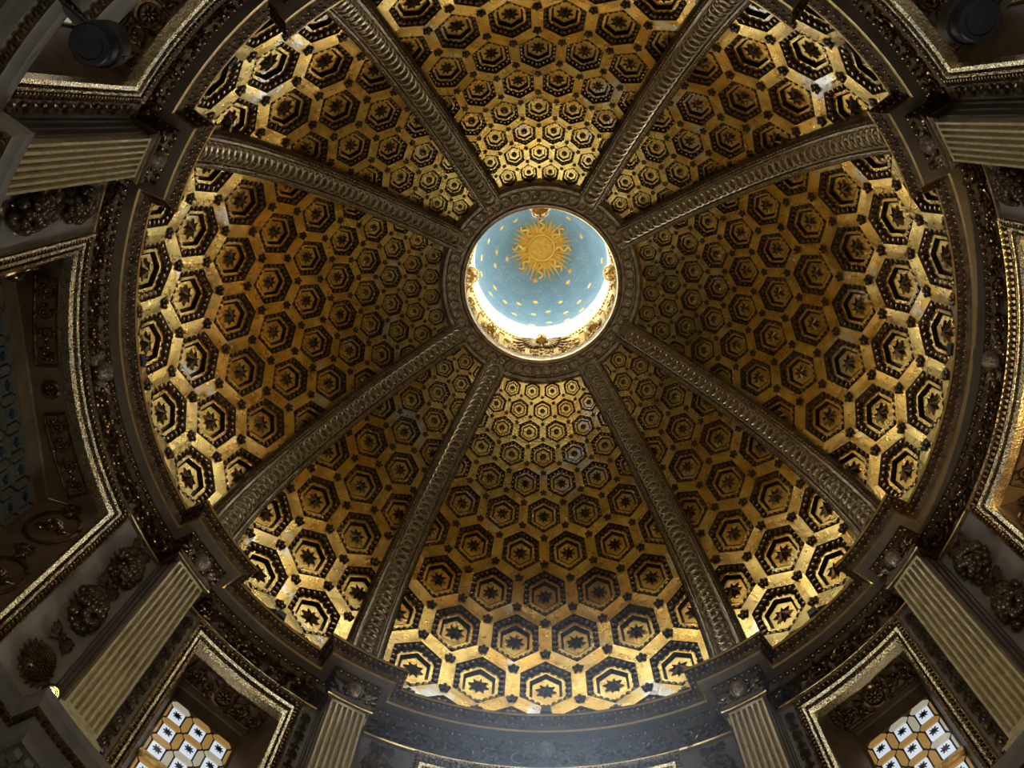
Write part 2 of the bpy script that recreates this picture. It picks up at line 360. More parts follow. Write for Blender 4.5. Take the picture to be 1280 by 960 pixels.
def cherub(b, c, out, side, up, R, mi=0, wing=1.0, wmi=None, curls=True, hmi=None):
    """head with face towards `out`, curls of hair and a pair of feathered wings"""
    wmi = mi if wmi is None else wmi; hmi = mi if hmi is None else hmi
    nu, nv = 20, 10; G = []
    for i in range(nv + 1):
        th = math.pi * .5 * (1 - i / nv) * 1.15 + 1e-3; row = []
        for j in range(nu):
            a = 2 * math.pi * j / nu; x = math.sin(th) * math.cos(a); y = math.sin(th) * math.sin(a)
            row.append(c + R * (side * x * (.86 - .10 * max(0, -y)) + up * y * 1.08 + out * math.cos(th) * .95))
        G.append(row)
    b.grid(G, False, True, mi)
    def fq(x, y, h=0.0): return c + R * (side * x * .86 + up * y * 1.08 + out * (.95 * math.sqrt(max(0, 1 - x * x - y * y)) + h))
    for sg in (-1, 1):
        b.tube([fq(sg * (.10 + .50 * u), .22 + .12 * math.sin(math.pi * u), .02) for u in np.linspace(0, 1, 6)], np.array([.06, .085, .09, .09, .075, .04]) * R, 5, mi)
        b.ell(fq(sg * .33, .06, -.03), [side * R * .15, up * R * .085, out * R * .09], 8, 5, mi)
        b.ell(fq(sg * .40, -.28, -.13), [side * R * .28, up * R * .26, out * R * .19], 8, 6, mi)
        b.ell(fq(sg * .10, -.17, .06), [side * R * .085, up * R * .075, out * R * .1], 6, 5, mi)
    b.tube([fq(0, .22, 0), fq(0, .02, .05), fq(0, -.15, .11)], np.array([.06, .08, .12]) * R, 7, mi)
    for yy, ww in ((-.42, .22), (-.52, .17)):
        b.tube([fq(-ww + 2 * ww * u, yy, .02) for u in np.linspace(0, 1, 6)], np.array([.02, .055, .065, .065, .055, .02]) * R, 5, mi)
    b.ell(fq(0, -.72, -.09), [side * R * .24, up * R * .16, out * R * .16], 8, 6, mi)
    if curls:
        rnd = random.Random(4)
        for k in range(15):
            a = math.pi * (-.12 + 1.24 * k / 14)
            for q in (0.92, 1.05):
                b.ball(c + R * (side * math.cos(a) * .88 * q + up * math.sin(a) * 1.0 * q + out * (.42 - .5 * (q - .92) / .13)), R * .24 * rnd.uniform(.8, 1.15), 6, 4, hmi)
    for sg in (-1, 1):
        for row in range(2):
            for k in range(6):
                a = rad(30 - k * 20) + row * .12; l = R * wing * (1.55 - .12 * k) * (1 - .3 * row)
                d = side * sg * math.cos(a) + up * math.sin(a); e = np.cross(out, d)
                b.ell(c + side * sg * R * .75 - up * R * .35 + d * l * .6 - out * R * (.25 - .2 * row), [d * l * .62, e * R * .2, out * R * .16], 6, 4, wmi)

# ------------------------------------------------------------------ entablatures swept along the drum with breaks over the pilasters
BREAKS = [(a, 6.95) for a in RIBS]
def plan(d, lip, bd, breaks):
    out = []
    bs = sorted(breaks)
    for i, (c, hf) in enumerate(bs):
        pc, ph = bs[i - 1]; pc = pc - 360 if i == 0 else pc
        k = math.degrees(d / .97)
        n = max(6, int((c - pc) / 1.2))
        for a in np.linspace(pc + ph - k, c - hf + k, n): out.append((a, lip + d))
        for a in np.linspace(c - hf + k, c + hf - k, 9): out.append((a, lip - bd + d))
    return out
def sweep(b, prof, lip, bd, breaks, mi=0):
    b.grid([[P(a, r, z) for a, r in plan(d, lip, bd, breaks)] for d, z in prof], False, True, mi)
def walk(d, z, lip, bd, breaks, step):
    pts = np.array([P(a, r, z) for a, r in plan(d, lip, bd, breaks)]); pts = np.vstack([pts, pts[:1]])
    seg = np.linalg.norm(np.diff(pts, axis=0), axis=1); cum = np.r_[0, np.cumsum(seg)]; n = int(cum[-1] / step); out = []
    for i in range(n):
        s = (i + .5) * cum[-1] / n; j = int(np.searchsorted(cum, s) - 1); t = (s - cum[j]) / max(seg[j], 1e-9)
        tg = unit(pts[j + 1] - pts[j]); out.append((pts[j] * (1 - t) + pts[j + 1] * t, tg, np.array([tg[1], -tg[0], 0])))
    return out
LIP = 1.0; BD = .06
prof = [(.12, .012, 0), (.0, .012, 0), (-.002, .006, 1), (.0, .0, 0), (.006, -.010, 0), (.010, -.014, 0), (.013, -.022, 0), (.022, -.029, 0), (.0225, -.030, 2), (.0265, -.0345, 3), (.049, -.0365, 0), (.051, -.041, 0), (.060, -.050, 0), (.064, -.054, 0), (.066, -.057, 0), (.066, -.140, 2), (.056, -.143, 2), (.056, -.150, 0), (.062, -.156, 0), (.064, -.166, 0)]
b = MB(); sweep(b, [p[:2] for p in prof], LIP, BD, BREAKS, [p[2] for p in prof])
corn = tag(b.build('trim_10', ['dark', 'fillet', 'fillet', 'corona'], angle=25), 'carved brown and gilt entablature ringing the drum below the dome', 'cornice', kind='structure')
for d, z, st, ax in ((.0045, -.006, .0155, (.0055, .0045, .0048)), (.0135, -.0195, .0155, (.0052, .0045, .0048)), (.053, -.045, .020, (.0066, .006, .0058))):
    b = MB()
    for p, t, nrm in walk(d, z, LIP, BD, BREAKS, st):
        dn = unit(-EZ - nrm * .0 + (-nrm) * .6); b.ell(p, [t * ax[0], np.cross(t, dn) * ax[1], dn * ax[2]], 6, 4)
    stuff(b.build('egg_and_dart', 'eggm', corn))
def cylmap(a0, r, zc): return lambda s, t, h: P(a0 + math.degrees(s / r), r - h, zc + t)
for i in range(8):                              # frieze carving, one run for each bay and one for each block over a pilaster
    c = i * 45.; hf = (30 if i % 2 == 0 else 15) - 3.6
    b = MB(); Lb = rad(2 * hf) * 1.06; scroll(b, cylmap(c - hf, 1.065, -.100), Lb, .074, 13 if i % 2 == 0 else 5, i, .016)
    stuff(b.build('frieze_carving', 'eggm', corn))
for i, a in enumerate(RIBS):
    b = MB(); scroll(b, cylmap(a - 3.0, 1.004, -.100), rad(6.0), .07, 2, 20 + i, .012, leaves=9)
    stuff(b.build('block_carving', 'eggm', corn))
ch_me = None
def place_cherub(a, r, z, R, label, group):
    global ch_me
    if ch_me is None:
        b = MB(); cherub(b, np.zeros(3), unit(np.array([-1, 0, -.45])), np.array([0, -1., 0]), unit(np.array([-.45, 0, 1.])), .0225, 0, 1.3, 1, True, 1); ch_me = b.mesh('cherub_head', ['cherubm', 'cherubh'])
    o = link('cherub_head', ch_me, None, P(a, r, z), a)
    return tag(o, label, 'cherub head', group)
for a in RIBS: place_cherub(a, .995, -.098, .026, 'cherub head above the pilaster between the %s and the %s' % sides(a), 'cherub heads above the pilasters')
for a in (0, 90, 180, 270): place_cherub(a, 1.052, -.085, .026, 'winged cherub head on the frieze above the %s' % BAY[a], 'cherub heads on the bay friezes')

# lower cornice
LB = [(30, 6.95), (60, 6.95), (120, 6.95), (150, 6.95), (210, 6.95), (236.75, 9.75), (303.25, 9.75), (330, 6.95)]
prof = [(.20, -.800, 0), (.010, -.803, 0), (.0, -.816, 1), (.0, -.821, 1), (.004, -.830, 1), (.014, -.838, 1), (.016, -.842, 2), (.028, -.850, 1), (.030, -.858, 1), (.044, -.864, 1), (.046, -.885, 0), (.066, -.890, 0), (.066, -.96, 0), (.078, -.97, 0), (.080, -1.0, 0), (.10, -1.05, 0)]
prof = [(d, z - .045, m) for d, z, m in prof]
b = MB(); sweep(b, [p[:2] for p in prof], .985, .055, LB, [p[2] for p in prof])
low = tag(b.build('trim_11', ['marble', 'stone', 'dark'], angle=25), 'grey stone lower cornice carrying the fluted pilasters', 'cornice', kind='structure')
b = MB()
for p, t, nrm in walk(.022, -.893, .985, .055, LB, .015): b.ell(p, [t * .0055, nrm * .006, EZ * .006], 6, 4)
stuff(b.build('bead_row', 'dark', low))
b = MB()
for p, t, nrm in walk(.060, -.937, .985, .055, LB, .03): b.box(p + EZ * .0, [t * .009, nrm * .008, EZ * .010])
stuff(b.build('dentil_row', 'stone', low))
b = MB()
for i, a in enumerate(RIBS):
    for k in range(10):
        for rw in range(2):
            aa = a - 4.5 + k; b.ell(P(aa, 1.02 - .012 * rw, -1.02 - .05 * rw), [et(aa) * .012, er(aa) * .012, EZ * .03], 6, 4)
stuff(b.build('acanthus_capitals', 'dark', low))

# ------------------------------------------------------------------ drum walls between the openings
WN, WW = 9.2, 18.8            # outer half angles of the narrow and the wide frames
IN_, IW = 7.2, 16.6           # inner half angles
wn = ['right_front', 'front_right', 'front_left', 'left_front', 'left_back', 'back_left', 'back_right', 'right_back']
for i, a in enumerate(RIBS):
    toward = -1 if (round(a / 90.) * 90. - a) < 0 else 1        # side of the wide bay
    aw = a + toward * (30 - IW - .4); an = a - toward * (15 - IN_ - .3)
    lo, hi = min(aw, an), max(aw, an); b = MB(); az = np.linspace(lo, hi, 14)
    b.grid([[P(x, r, z) for x in az] for r, z in ((1.2, -.15), (1.062, -.15), (1.062, -.87))])
    for x in (lo, hi): b.grid([[P(x, r, z) for r in (1.062, 1.2)] for z in (-.15, -.87)])
    tag(b.build('wall_' + wn[i], 'plaster'), 'plain grey plaster drum wall strip behind a fluted pilaster', 'wall', 'drum wall strips', 'structure')

# ------------------------------------------------------------------ windows: frame, reveal with carved soffit, star glazing
def star_poly(R, r0, n=8, ph=0.0): return [(R if i % 2 == 0 else r0) * np.array([0, math.cos(math.pi * i / n + ph), math.sin(math.pi * i / n + ph)]) for i in range(2 * n)]
PC = .0625
def mk(poly, th=.003): b = MB(); b.prism(poly, np.array([-th, 0, 0]), np.array([th, 0, 0])); return b
sq = .056 * .5 * .68 / .62; a2 = PC * .30
square = [np.array([0, x * a2, y * a2]) for x, y in ((-1, -1), (1, -1), (1, 1), (-1, 1))]
def hexp(hz):
    p2 = PC / 2; g = [(a2, -a2), (p2, -p2), (PC - a2, -a2), (PC - a2, a2), (p2, p2), (a2, a2)]
    g = [(x - p2, y) for x, y in g]; g = [(x * .72, y * .86) for x, y in g]
    return [np.array([0, x, y] if hz else [0, y, x]) for x, y in g]
pane_me = {}
def pane(kind, m):
    if (kind, m) not in pane_me:
        if kind == 'sq': bb = mk([v * .93 for v in square])
        elif kind == 'h': bb = mk(hexp(True))
        elif kind == 'v': bb = mk(hexp(False))
        else: bb = mk(star_poly(.0125, .0048, 8), .0042)
        pane_me[(kind, m)] = bb.mesh('star' if kind == 'st' else 'pane', m, False)
    return pane_me[(kind, m)]
def window(idx, c, wide, lit):
    of, inf = (WW, IW) if wide else (WN, IN_); zt, zi = -.160, -.238; zb = -.87
    rnd = random.Random(idx)
    gx = 1.150 if wide else 1.165; ghw = .262 if wide else .100; gz = -.285
    b = MB()   # reveal: soffit, jambs, back strip (local frame: x outward, y along the wall)
    az = np.linspace(-inf - .3, inf + .3, 15); yy = np.linspace(-ghw, ghw, 15)
    b.grid([[P(x, 1.058, zi) for x in az], [P(x, 1.062, zi) for x in az], [np.array([gx - .004, y, zi]) for y in yy], [np.array([gx, y, zi - .004]) for y in yy], [np.array([gx + .004, y, gz + .004]) for y in yy], [np.array([gx + .02, y, gz]) for y in yy]])
    for sgn in (-1, 1):
        a = sgn * (inf + .3); A = [P(a, 1.058, z) for z in (zi, zb)]; B = [np.array([gx, sgn * ghw, z]) for z in (zi, zb)]
        C = [np.array([gx, sgn * (ghw - .006), z]) for z in (zi, zb)]; D = [np.array([gx + .02, sgn * (ghw - .006), z]) for z in (zi, zb)]
        b.grid([A, B, C, D])
    b.box((gx + .026, 0, (zi + zb) / 2 + .05), [(.004, 0, 0), (0, ghw + .08, 0), (0, 0, (zi - zb) / 2 + .12)])
    b.box(((1.06 + gx) / 2 + .02, 0, zi + .02), [((gx - 1.06) / 2 + .01, 0, 0), (0, ghw + .09, 0), (0, 0, .012)])
    lab = ('wide recessed drum window with dim star glazing and carved soffit' if wide else 'narrow drum window of white star panes and ochre hexagon panes')
    lab = lab.replace('wide recessed drum window', 'wide recessed window of the ' + SITE[int(c)]).replace('narrow drum window of white star panes and ochre hexagon panes', SITE[int(c)] + ' of white and ochre panes between husk drops')
    root = tag(b.build('window_%d' % idx, 'soffit', None, True, 30, rz=c), lab, 'window', 'wide drum windows' if wide else 'narrow drum windows', 'structure')
    # architrave frame: stepped gilt bands, mitred at the corners
    steps = [(0, 1.046, 0), (.10, 1.044, 0), (.12, 1.050, 1), (.42, 1.058, 1), (.44, 1.050, 0), (.60, 1.050, 0), (.62, 1.060, 1), (.76, 1.060, 1), (.78, 1.052, 0), (1.0, 1.054, 0), (1.02, 1.075, 0)]
    b = MB(); G = []
    for u, r, m in steps:
        aa = of + (inf - of) * u; z = zt + (zi - zt) * u
        G.append([P(-aa, r, zb), P(-aa, r, z)] + [P(x, r, z) for x in np.linspace(-aa, aa, 17)[1:-1]] + [P(aa, r, z), P(aa, r, zb)])
    b.grid(G, mi=[m for _, _, m in steps]); b.build('frame', ['frame', 'dark'], root, True, 25)
    b = MB(); b.grid([[P(-of, r, zb), P(-of, r, zt)] + [P(x, r, zt) for x in np.linspace(-of, of, 17)[1:-1]] + [P(of, r, zt), P(of, r, zb)] for r in (1.065, 1.052)])
    b.build('frame_edge', 'fillet', root)
    b = MB()
    for u, r, st, s0 in ((.27, 1.051, .014, .0062), (.69, 1.057, .0095, .0033)):
        aa = of + (inf - of) * u; z = zt + (zi - zt) * u; n = int(rad(2 * aa) * 1.055 / st)
        for i in range(n):
            x = -aa + 2 * aa * (i + .5) / n; b.ell(P(x, r, z), [et(x) * s0, EZ * s0 * 1.3, er(x) * s0], 5, 4)
        for sgn in (-1, 1):
            n = int((z - zb) / st)
            for i in range(n): b.ell(P(sgn * aa, r, z - (i + .5) * st), [et(sgn * aa) * s0 * 1.3, EZ * s0, er(sgn * aa) * s0], 5, 4)
    stuff(b.build('leaf_moulding', 'eggm', root))
    # soffit relief panels: scroll panel, roundel, scroll panel
    span = inf * .80; r0, r1 = 1.078, gx - .022
    for sgn in (-1, 1):
        lo, hi = (sgn * span, sgn * span * .22) if sgn < 0 else (sgn * span * .22, sgn * span); rm = (r0 + r1) / 2
        b = MB(); az = np.linspace(lo, hi, 9); fw = .006
        b.tube([P(x, r0, zi - .003) for x in az] + [P(x, r1, zi - .003) for x in az[::-1]], .0042, 5, 0, True)
        pn = b.build('relief_panel', 'dark', root)
        b = MB(); Lp = rad(hi - lo) * rm
        scroll(b, lambda s, t, h: P(lo + math.degrees((s * .94 + .03 * Lp) / rm), rm + t, zi - h), Lp, (r1 - r0) * .86, 4 if wide else 2, idx, .010, leaves=8)
        b.build('scrollwork', 'eggm', pn)
    b = MB(); rc = (r0 + r1) / 2; q = (r1 - r0) * (.36 if wide else .42)
    b.tube([P(0, rc, zi - .003) + q * np.array([math.cos(t), math.sin(t), 0]) for t in np.linspace(0, 2 * math.pi, 20, endpoint=False)], .005, 5, 0, True)
    for k in range(8):
        t = k * math.pi / 4; d = np.array([math.cos(t), math.sin(t), 0]); e = np.array([-d[1], d[0], 0]); b.ell(P(0, rc, zi - .004) + d * q * .42, [d * q * .3, e * q * .15, EZ * .006], 6, 4)
    b.ball(P(0, rc, zi - .006), q * .16)
    b.build('roundel', 'eggm', root)
    if wide:   # oval medallions on the jambs
        for sgn in (-1, 1):
            A = P(sgn * (inf + .3), 1.058, 0); B = np.array([gx, sgn * ghw, 0]); d = unit(B - A); nrm = np.cross(d, EZ) * sgn; mid = (A + B) / 2; hwj = np.linalg.norm(B - A) * .36
            for zc in (-.36, -.60):
                b = MB(); ce = mid + EZ * zc
                b.tube([ce + nrm * .003 + hwj * math.cos(t) * d + .075 * math.sin(t) * EZ for t in np.linspace(0, 2 * math.pi, 24, endpoint=False)], .005, 5, 0, True)
                md = b.build('medallion', 'eggm', root)
                b = MB(); cherub(b, ce + nrm * .004 + EZ * .0, nrm, np.cross(EZ, nrm), EZ, .018, wing=1.0); b.build('relief_figure', 'eggm', md)
            b = MB(); L_ = np.linalg.norm(B - A)
            for zc in (-.265, -.48): scroll(b, lambda s, t, h: A + d * (L_ / 2 + t) + EZ * (zc - s + .02) + nrm * h, .05, hwj * 1.7, 2, 7, .008, leaves=8)
            stuff(b.build('spandrel_carving', 'eggm', root))
    # glazing
    b = MB(); b.box((gx + .012, 0, (gz + zb) / 2), [(.002, 0, 0), (0, ghw, 0), (0, 0, (gz - zb) / 2)]); b.build('lead_came', 'lead', root)
    nc = 8 if wide else 3; nr = 8; x = gx + .008; pn_ = 'pane_offscreen' if idx in (1, 3, 6, 7, 8) else 'pane'
    mw, mo, mg = {0: ('gdim', 'gdim2', 'gdim2'), 1: ('gwhite', 'gochre', 'ggrey'), 2: ('gbright', 'gbright2', 'gbright')}[lit]
    for r in range(nr):
        z = gz - .006 - (r + .5) * PC * (1.02) - (.014 if r >= 3 else 0) - (.014 if r >= 6 else 0)
        for k in range(nc):
            y = (k - (nc - 1) / 2) * PC * (1.03 if wide else 1.02)
            o = link(pn_, pane('sq', mw), root, (x, y, z)); link('star', pane('st', 'gstar'), o, (-.002, 0, 0))
            link(pn_, pane('h', mo if rnd.random() < .75 else mg), root, (x, y + PC * .51, z))
            link(pn_, pane('v', mo if rnd.random() < .75 else mg), root, (x, y, z + PC * .51))
            if k == 0: link(pn_, pane('h', mo if rnd.random() < .6 else mg), root, (x, y - PC * .51, z))
    for zz in (gz - .006 - 3 * PC * 1.02 - .010, gz - .006 - 6 * PC * 1.02 - .026):
        b = MB(); b.box((gx + .0, 0, zz), [(.007, 0, 0), (0, ghw, 0), (0, 0, .006)]); b.build('saddle_bar', 'band', root)
for i in range(8): window(i + 1, i * 45., i % 2 == 0, 2 if i == 2 else i % 2)

# ------------------------------------------------------------------ fluted pilasters
def pilaster_parts():
    H = .62; hw = .0475; parts = []
    b = MB(); nf = 6; fw = 2 * hw / (nf * 1.0 + (nf + 1) * .62); wl = fw * .62; sec = [(.06, -hw), (.0, -hw)]
    y = -hw
    for i in range(nf):
        y += wl; sec.append((0, y))
        for k in range(1, 6): t = math.pi * k / 6; sec.append((math.sin(t) ** .45 * fw * 1.7, y + fw * .5 * (1 - math.cos(t))))
        y += fw; sec.append((0, y))
    sec += [(0, hw), (.06, hw)]
    b.grid([[np.array([x, yy, z]) for z in (.018, H - .016)] for x, yy in sec])
    for z0, z1 in ((0, .018), (H - .016, H)):
        b.box((.03, 0, (z0 + z1) / 2), [(.03, 0, 0), (0, hw, 0), (0, 0, (z1 - z0) / 2)])
    parts.append(('shaft', b.mesh('shaft', 'flute', True, 30)))
    b = MB(); y = -hw
    for i in range(nf):
        y += wl + fw / 2; b.tube([np.array([fw * 1.3, y, z]) for z in (.016, .20)], fw * .44, 7); y += fw / 2
    parts.append(('cabling', b.mesh('cabling', 'flute')))
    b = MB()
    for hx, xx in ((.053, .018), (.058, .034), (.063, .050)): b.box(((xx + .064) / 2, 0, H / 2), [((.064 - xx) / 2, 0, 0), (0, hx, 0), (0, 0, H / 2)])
    parts.append(('backing_step', b.mesh('backing_step', 'corona', False)))  # brown stucco; its dark tone also holds the sides' shade, put into the colour
    b = MB()
    for z0, z1, e in ((H, H + .008, .004), (H + .008, H + .014, .010)): b.box((.03 - e / 2, 0, (z0 + z1) / 2), [(.03 + e / 2, 0, 0), (0, hw + e, 0), (0, 0, (z1 - z0) / 2)])
    parts.append(('neck_moulding', b.mesh('neck_moulding', 'corona', False)))
    b = MB()
    for z0, z1, e in ((-.085, -.012, .014), (-.012, 0, .006)): b.box((.03 - e / 2, 0, (z0 + z1) / 2), [(.03 + e / 2, 0, 0), (0, hw + e, 0), (0, 0, (z1 - z0) / 2)])
    parts.append(('base', b.mesh('base', 'flute', False)))
    return parts
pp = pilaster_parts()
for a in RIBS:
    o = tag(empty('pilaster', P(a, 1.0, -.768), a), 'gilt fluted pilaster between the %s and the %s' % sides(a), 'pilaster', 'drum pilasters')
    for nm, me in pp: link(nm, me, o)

# ------------------------------------------------------------------ fruit garlands beside the wide bays, husk garlands beside the narrow bays
def leafm(b, c, d, n, l, wd):                   # a bent, ridged leaf
    d = unit(d); n = unit(n); e = np.cross(n, d); G = []
    for i in range(6):
        u = i / 5; ww = wd * math.sin(math.pi * min(.98, u * .92 + .06)); cc = c + d * l * u + n * l * .25 * math.sin(u * 2.6)
        G.append([cc - e * ww - n * ww * .3, cc + n * ww * .25, cc + e * ww - n * ww * .3])
    b.grid(G)
def garland_parts(seed=3):
    rnd = random.Random(seed); parts = []; inn = np.array([-1., 0, 0]); Y = np.array([0, 1., 0])
    def bow(z):
        b = MB()
        for sg in (-1, 1):
            for k in range(4): leafm(b, np.array([-.004, sg * .004, z]), Y * sg * math.cos(.5 - k * .35) + EZ * math.sin(.7 - k * .45), inn, .036 - .003 * k, .011)
            leafm(b, np.array([-.004, 0, z]), Y * sg * .8 + EZ * -.9, inn, .042, .005)
        b.ball((-.012, 0, z), .009); return ('leaf_bow', b.mesh('leaf_bow', 'bronze'))
    def cluster(z, R):
        res = []
        for k in range(52):
            a = rnd.uniform(0, 6.28); q = math.sqrt(rnd.uniform(0, 1)); y = q * R * .92 * math.cos(a); zz = q * R * 1.45 * math.sin(a)
            x = -.030 * math.sqrt(max(0, 1 - q * q)) - .004; res.append(((x, y, z + zz), rnd.uniform(.0075, .0125), rnd.randrange(3)))
        return res
    parts.append(bow(.005)); parts.append(bow(-.18)); parts.append(bow(-.40))
    fruits = cluster(-.085, .042) + cluster(-.285, .044)
    for z in (-.085, -.285):
        b = MB(); b.ell(np.array([0, 0, z]), [inn * .016, Y * .036, EZ * .056], 10, 6)
        for k in range(16):
            a = k * math.pi / 8; leafm(b, np.array([-.003, .033 * math.cos(a), z + .054 * math.sin(a)]), Y * math.cos(a) + EZ * math.sin(a), inn, .016, .006)
        parts.append(('leaf_collar', b.mesh('leaf_collar', 'bronze')))
    b = MB(); c = np.array([0, 0, -.49])             # seed head at the foot of the garland
    T, F = ell_tpl(16, 8); b.ell(c + inn * .004, [Y * .034, EZ * .042, inn * .026], 16, 8)
    parts.append(('seed_head', b.mesh('seed_head', 'bronze')))
    b = MB()
    for i in range(150):
        g = i * 2.39996; q = math.sqrt((i + .5) / 150) * .97; y, z = q * math.cos(g), q * math.sin(g)
        b.ball(c + Y * .034 * y + EZ * .042 * z + inn * (.004 + .026 * math.sqrt(max(0, 1 - q * q))), .0031, 5, 3)
    parts.append(('seeds', b.mesh('seeds', 'eggm')))
    b = MB()
    for k in range(18):
        a = k * math.pi / 9; leafm(b, c + Y * .030 * math.cos(a) + EZ * .038 * math.sin(a), Y * math.cos(a) + EZ * math.sin(a), inn, .018, .007)
    parts.append(('petal_rim', b.mesh('petal_rim', 'bronze')))
    return parts, fruits
gp, fruits = garland_parts()
fruit_me = []
for k in range(3):
    b = MB(); b.ell((0, 0, 0), [np.array([.25, 0, 0]) * .95, np.array([0, .25, 0]) * (1, .9, 1.1)[k], np.array([0, 0, .25]) * (1, 1.15, .95)[k]], 8, 6); b.ball((-.24, 0, .02), .05, 5, 3)
    fruit_me.append(b.mesh('fruit', 'bronze'))
for i, a in enumerate(RIBS):
    base = round(a / 90.) * 90.; sg = 1 if a > base else -1
    ga = base + sg * 23.3
    o = tag(empty('fruit_garland', P(ga, 1.058, -.205 - .0), ga), 'dark fruit garland beside the %s, towards the %s' % sides(a), 'garland', 'fruit garlands')
    sh = None
    for nm, me in gp:
        p_ = link(nm, me, sh if nm == 'seeds' else o)
        if nm == 'seed_head': sh = p_
        if nm == 'seeds': stuff(p_)
    for (c, r, kk) in fruits:
        f_ = link('fruit', fruit_me[kk], o, c); f_.scale = (r * 4,) * 3; f_.rotation_euler = (c[1] * 90, 0, 0)
b = MB(); husk_parts = []
rnd = random.Random(9); inn = np.array([-1., 0, 0]); Y = np.array([0, 1., 0])
hb = MB()
for k in range(4): a = k * math.pi / 2 + .8; leafm(hb, np.array([-.002, 0, 0]), Y * math.cos(a) + EZ * math.sin(a), inn, .017, .008)
for k in range(3): leafm(hb, np.array([-.002, 0, -.03]), Y * (k - 1) * .6 + EZ * -1, inn, .022, .006)
hb.ball((-.009, 0, 0), .0095); hb.ball((-.012, .004, .004), .004); hb.ball((-.006, 0, -.028), .006); hb.tube([np.array([-.004, 0, .002]), np.array([-.004, 0, -.03])], .003, 5)
husk_me = hb.mesh('husk', 'bronze')
hb = MB(); hb.tube([np.array([-.003, .002 * math.sin(i * 1.7), -.55 * i / 20]) for i in range(21)], .003, 5); stem_me = hb.mesh('stem', 'bronze')
for a in RIBS:
    base = math.floor(a / 90.) * 90. + 45.; sg = 1 if a > base else -1; ga = base + sg * 10.35
    o = tag(empty('husk_garland', P(ga, 1.059, -.195), ga), 'slender husk drop towards the %s, beside the %s' % sides(a), 'garland', 'husk garlands')
    link('stem', stem_me, o)
    for k in range(8): link('husk', husk_me, o, (0, 0, -.01 - k * .072))

# ------------------------------------------------------------------ lantern above the oculus
RL = .275; Z1, Z2, Z3 = 1.40, 1.685, 2.135
b = MB(); n = 96
prof = [(.268, 1.13), (.279, 1.135), (.279, 1.15), (.285, 1.155), (.285, 1.345), (.285, 1.36), (.274, 1.375), (.266, 1.395), (.266, 1.405), (.276, 1.412), (.30, 1.415), (.34, 1.42)]
b.grid([[P(i * 360 / n, r, z) for i in range(n)] for r, z in prof], False, True)
lant = tag(b.build('wall_lantern', 'cream', angle=30), 'cream and gilt stucco frieze wall of the lantern above the oculus', 'wall', kind='structure')
b = MB()
b.grid([[P(i * 360 / n, r, z) for i in range(n)] for r, z in ((.34, 1.66), (.285, 1.662), (.272, 1.668), (.270, 1.676), (.279, 1.682), (.34, 1.70))], False, True)
b.build('upper_ring', 'pale', lant)
for k in range(12):
    a = 15 + k * 30; b = MB(); b.box(P(a, .302, 1.525), [er(a) * .016, et(a) * .0115, EZ * .140]); b.box(P(a, .300, 1.425), [er(a) * .018, et(a) * .015, EZ * .010]); b.box(P(a, .300, 1.652), [er(a) * .018, et(a) * .015, EZ * .010])
    b.build('pier', 'pale', lant, False)
for k in range(16):                           # little pilasters and carved panels of the frieze
    a = k * 22.5 + 11.25; b = MB(); b.box(P(a, .281, 1.25), [er(a) * .007, et(a) * .009, EZ * .093]); b.box(P(a, .279, 1.35), [er(a) * .010, et(a) * .012, EZ * .006]); b.box(P(a, .279, 1.155), [er(a) * .010, et(a) * .012, EZ * .006])
    b.build('small_pilaster', 'cream', lant, False)
    a = k * 22.5
    b = MB(); scroll(b, lambda s, t, h: P(a + math.degrees((t) / .285), .284 - h, 1.165 + s), .17, .062, 3, k, .012, leaves=7)
    stuff(b.build('carved_panel', 'cream', lant))
    b = MB(); b.tube([P(a + math.degrees(y / .285), .283, 1.25 + z) for y, z in ((-.036, -.085), (.036, -.085), (.036, .085), (-.036, .085))], .0035, 4, 0, True)
    b.build('panel_border', 'band', lant)
b = MB()
for i in range(120): b.ball(P(i * 3, .271, 1.386), .0065, 5, 3)
stuff(b.build('egg_and_dart', 'cream', lant))
for a, nm in ((0, 0), (180, 0), (270, 0), (45, 1), (135, 1), (90, 2)):
    if nm == 2:
        b = MB(); c = P(a, .262, 1.30); out = unit(-er(a) - .5 * EZ); up = unit(EZ - .5 * er(a)); sd = np.cross(up, out)
        for sg in (-1, 1):
            for row in range(2):
                for k in range(9):
                    t = rad(20 - k * 13); l = (.115 - .006 * k) * (1 - .38 * row); d = sd * sg * math.cos(t) + up * math.sin(t); e = np.cross(out, d)
                    b.ell(c + sd * sg * .008 + d * l * .5 - er(a) * (.004 + .008 * row), [d * l * .52, e * .0095, out * .006], 6, 4)
        cherub(b, c - er(a) * .02, out, sd, up, .02, 1, .0)
        o = b.build('winged_cherub', ['star', 'cream']); tag(o, 'brown winged cherub spread across the lantern frieze below the bright windows', 'cherub head')
    else:
        b = MB(); rr = .030 if nm == 0 else .020; zz = (1.24 if a == 270 else 1.345) if nm == 0 else 1.26; c = P(a, .250 if a == 270 else .266, zz); out = unit(-er(a) - .7 * EZ); up = unit(EZ - .7 * er(a))
        cherub(b, c, out, np.cross(up, out), up, rr, 0, .55 if nm == 0 else .9)
        o = b.build('lantern_cherub_head', 'cream')
        tag(o, ('large gilt cherub head on the lantern rim on the side of the %s' if nm == 0 else 'small gilt cherub head in the lantern frieze on the side of the %s') % SITE[a], 'cherub head', 'large lantern cherub heads' if nm == 0 else 'small lantern cherub heads')
def lan(az, r, off=0.0):
    z = Z2 + (Z3 - Z2) * math.sqrt(max(0, 1 - (r / RL) ** 2)); nrm = unit(np.array([r / RL ** 2 * math.cos(rad(az)), r / RL ** 2 * math.sin(rad(az)), (z - Z2) / (Z3 - Z2) ** 2]))
    return P(az, r, z) - nrm * off, -nrm
b = MB()
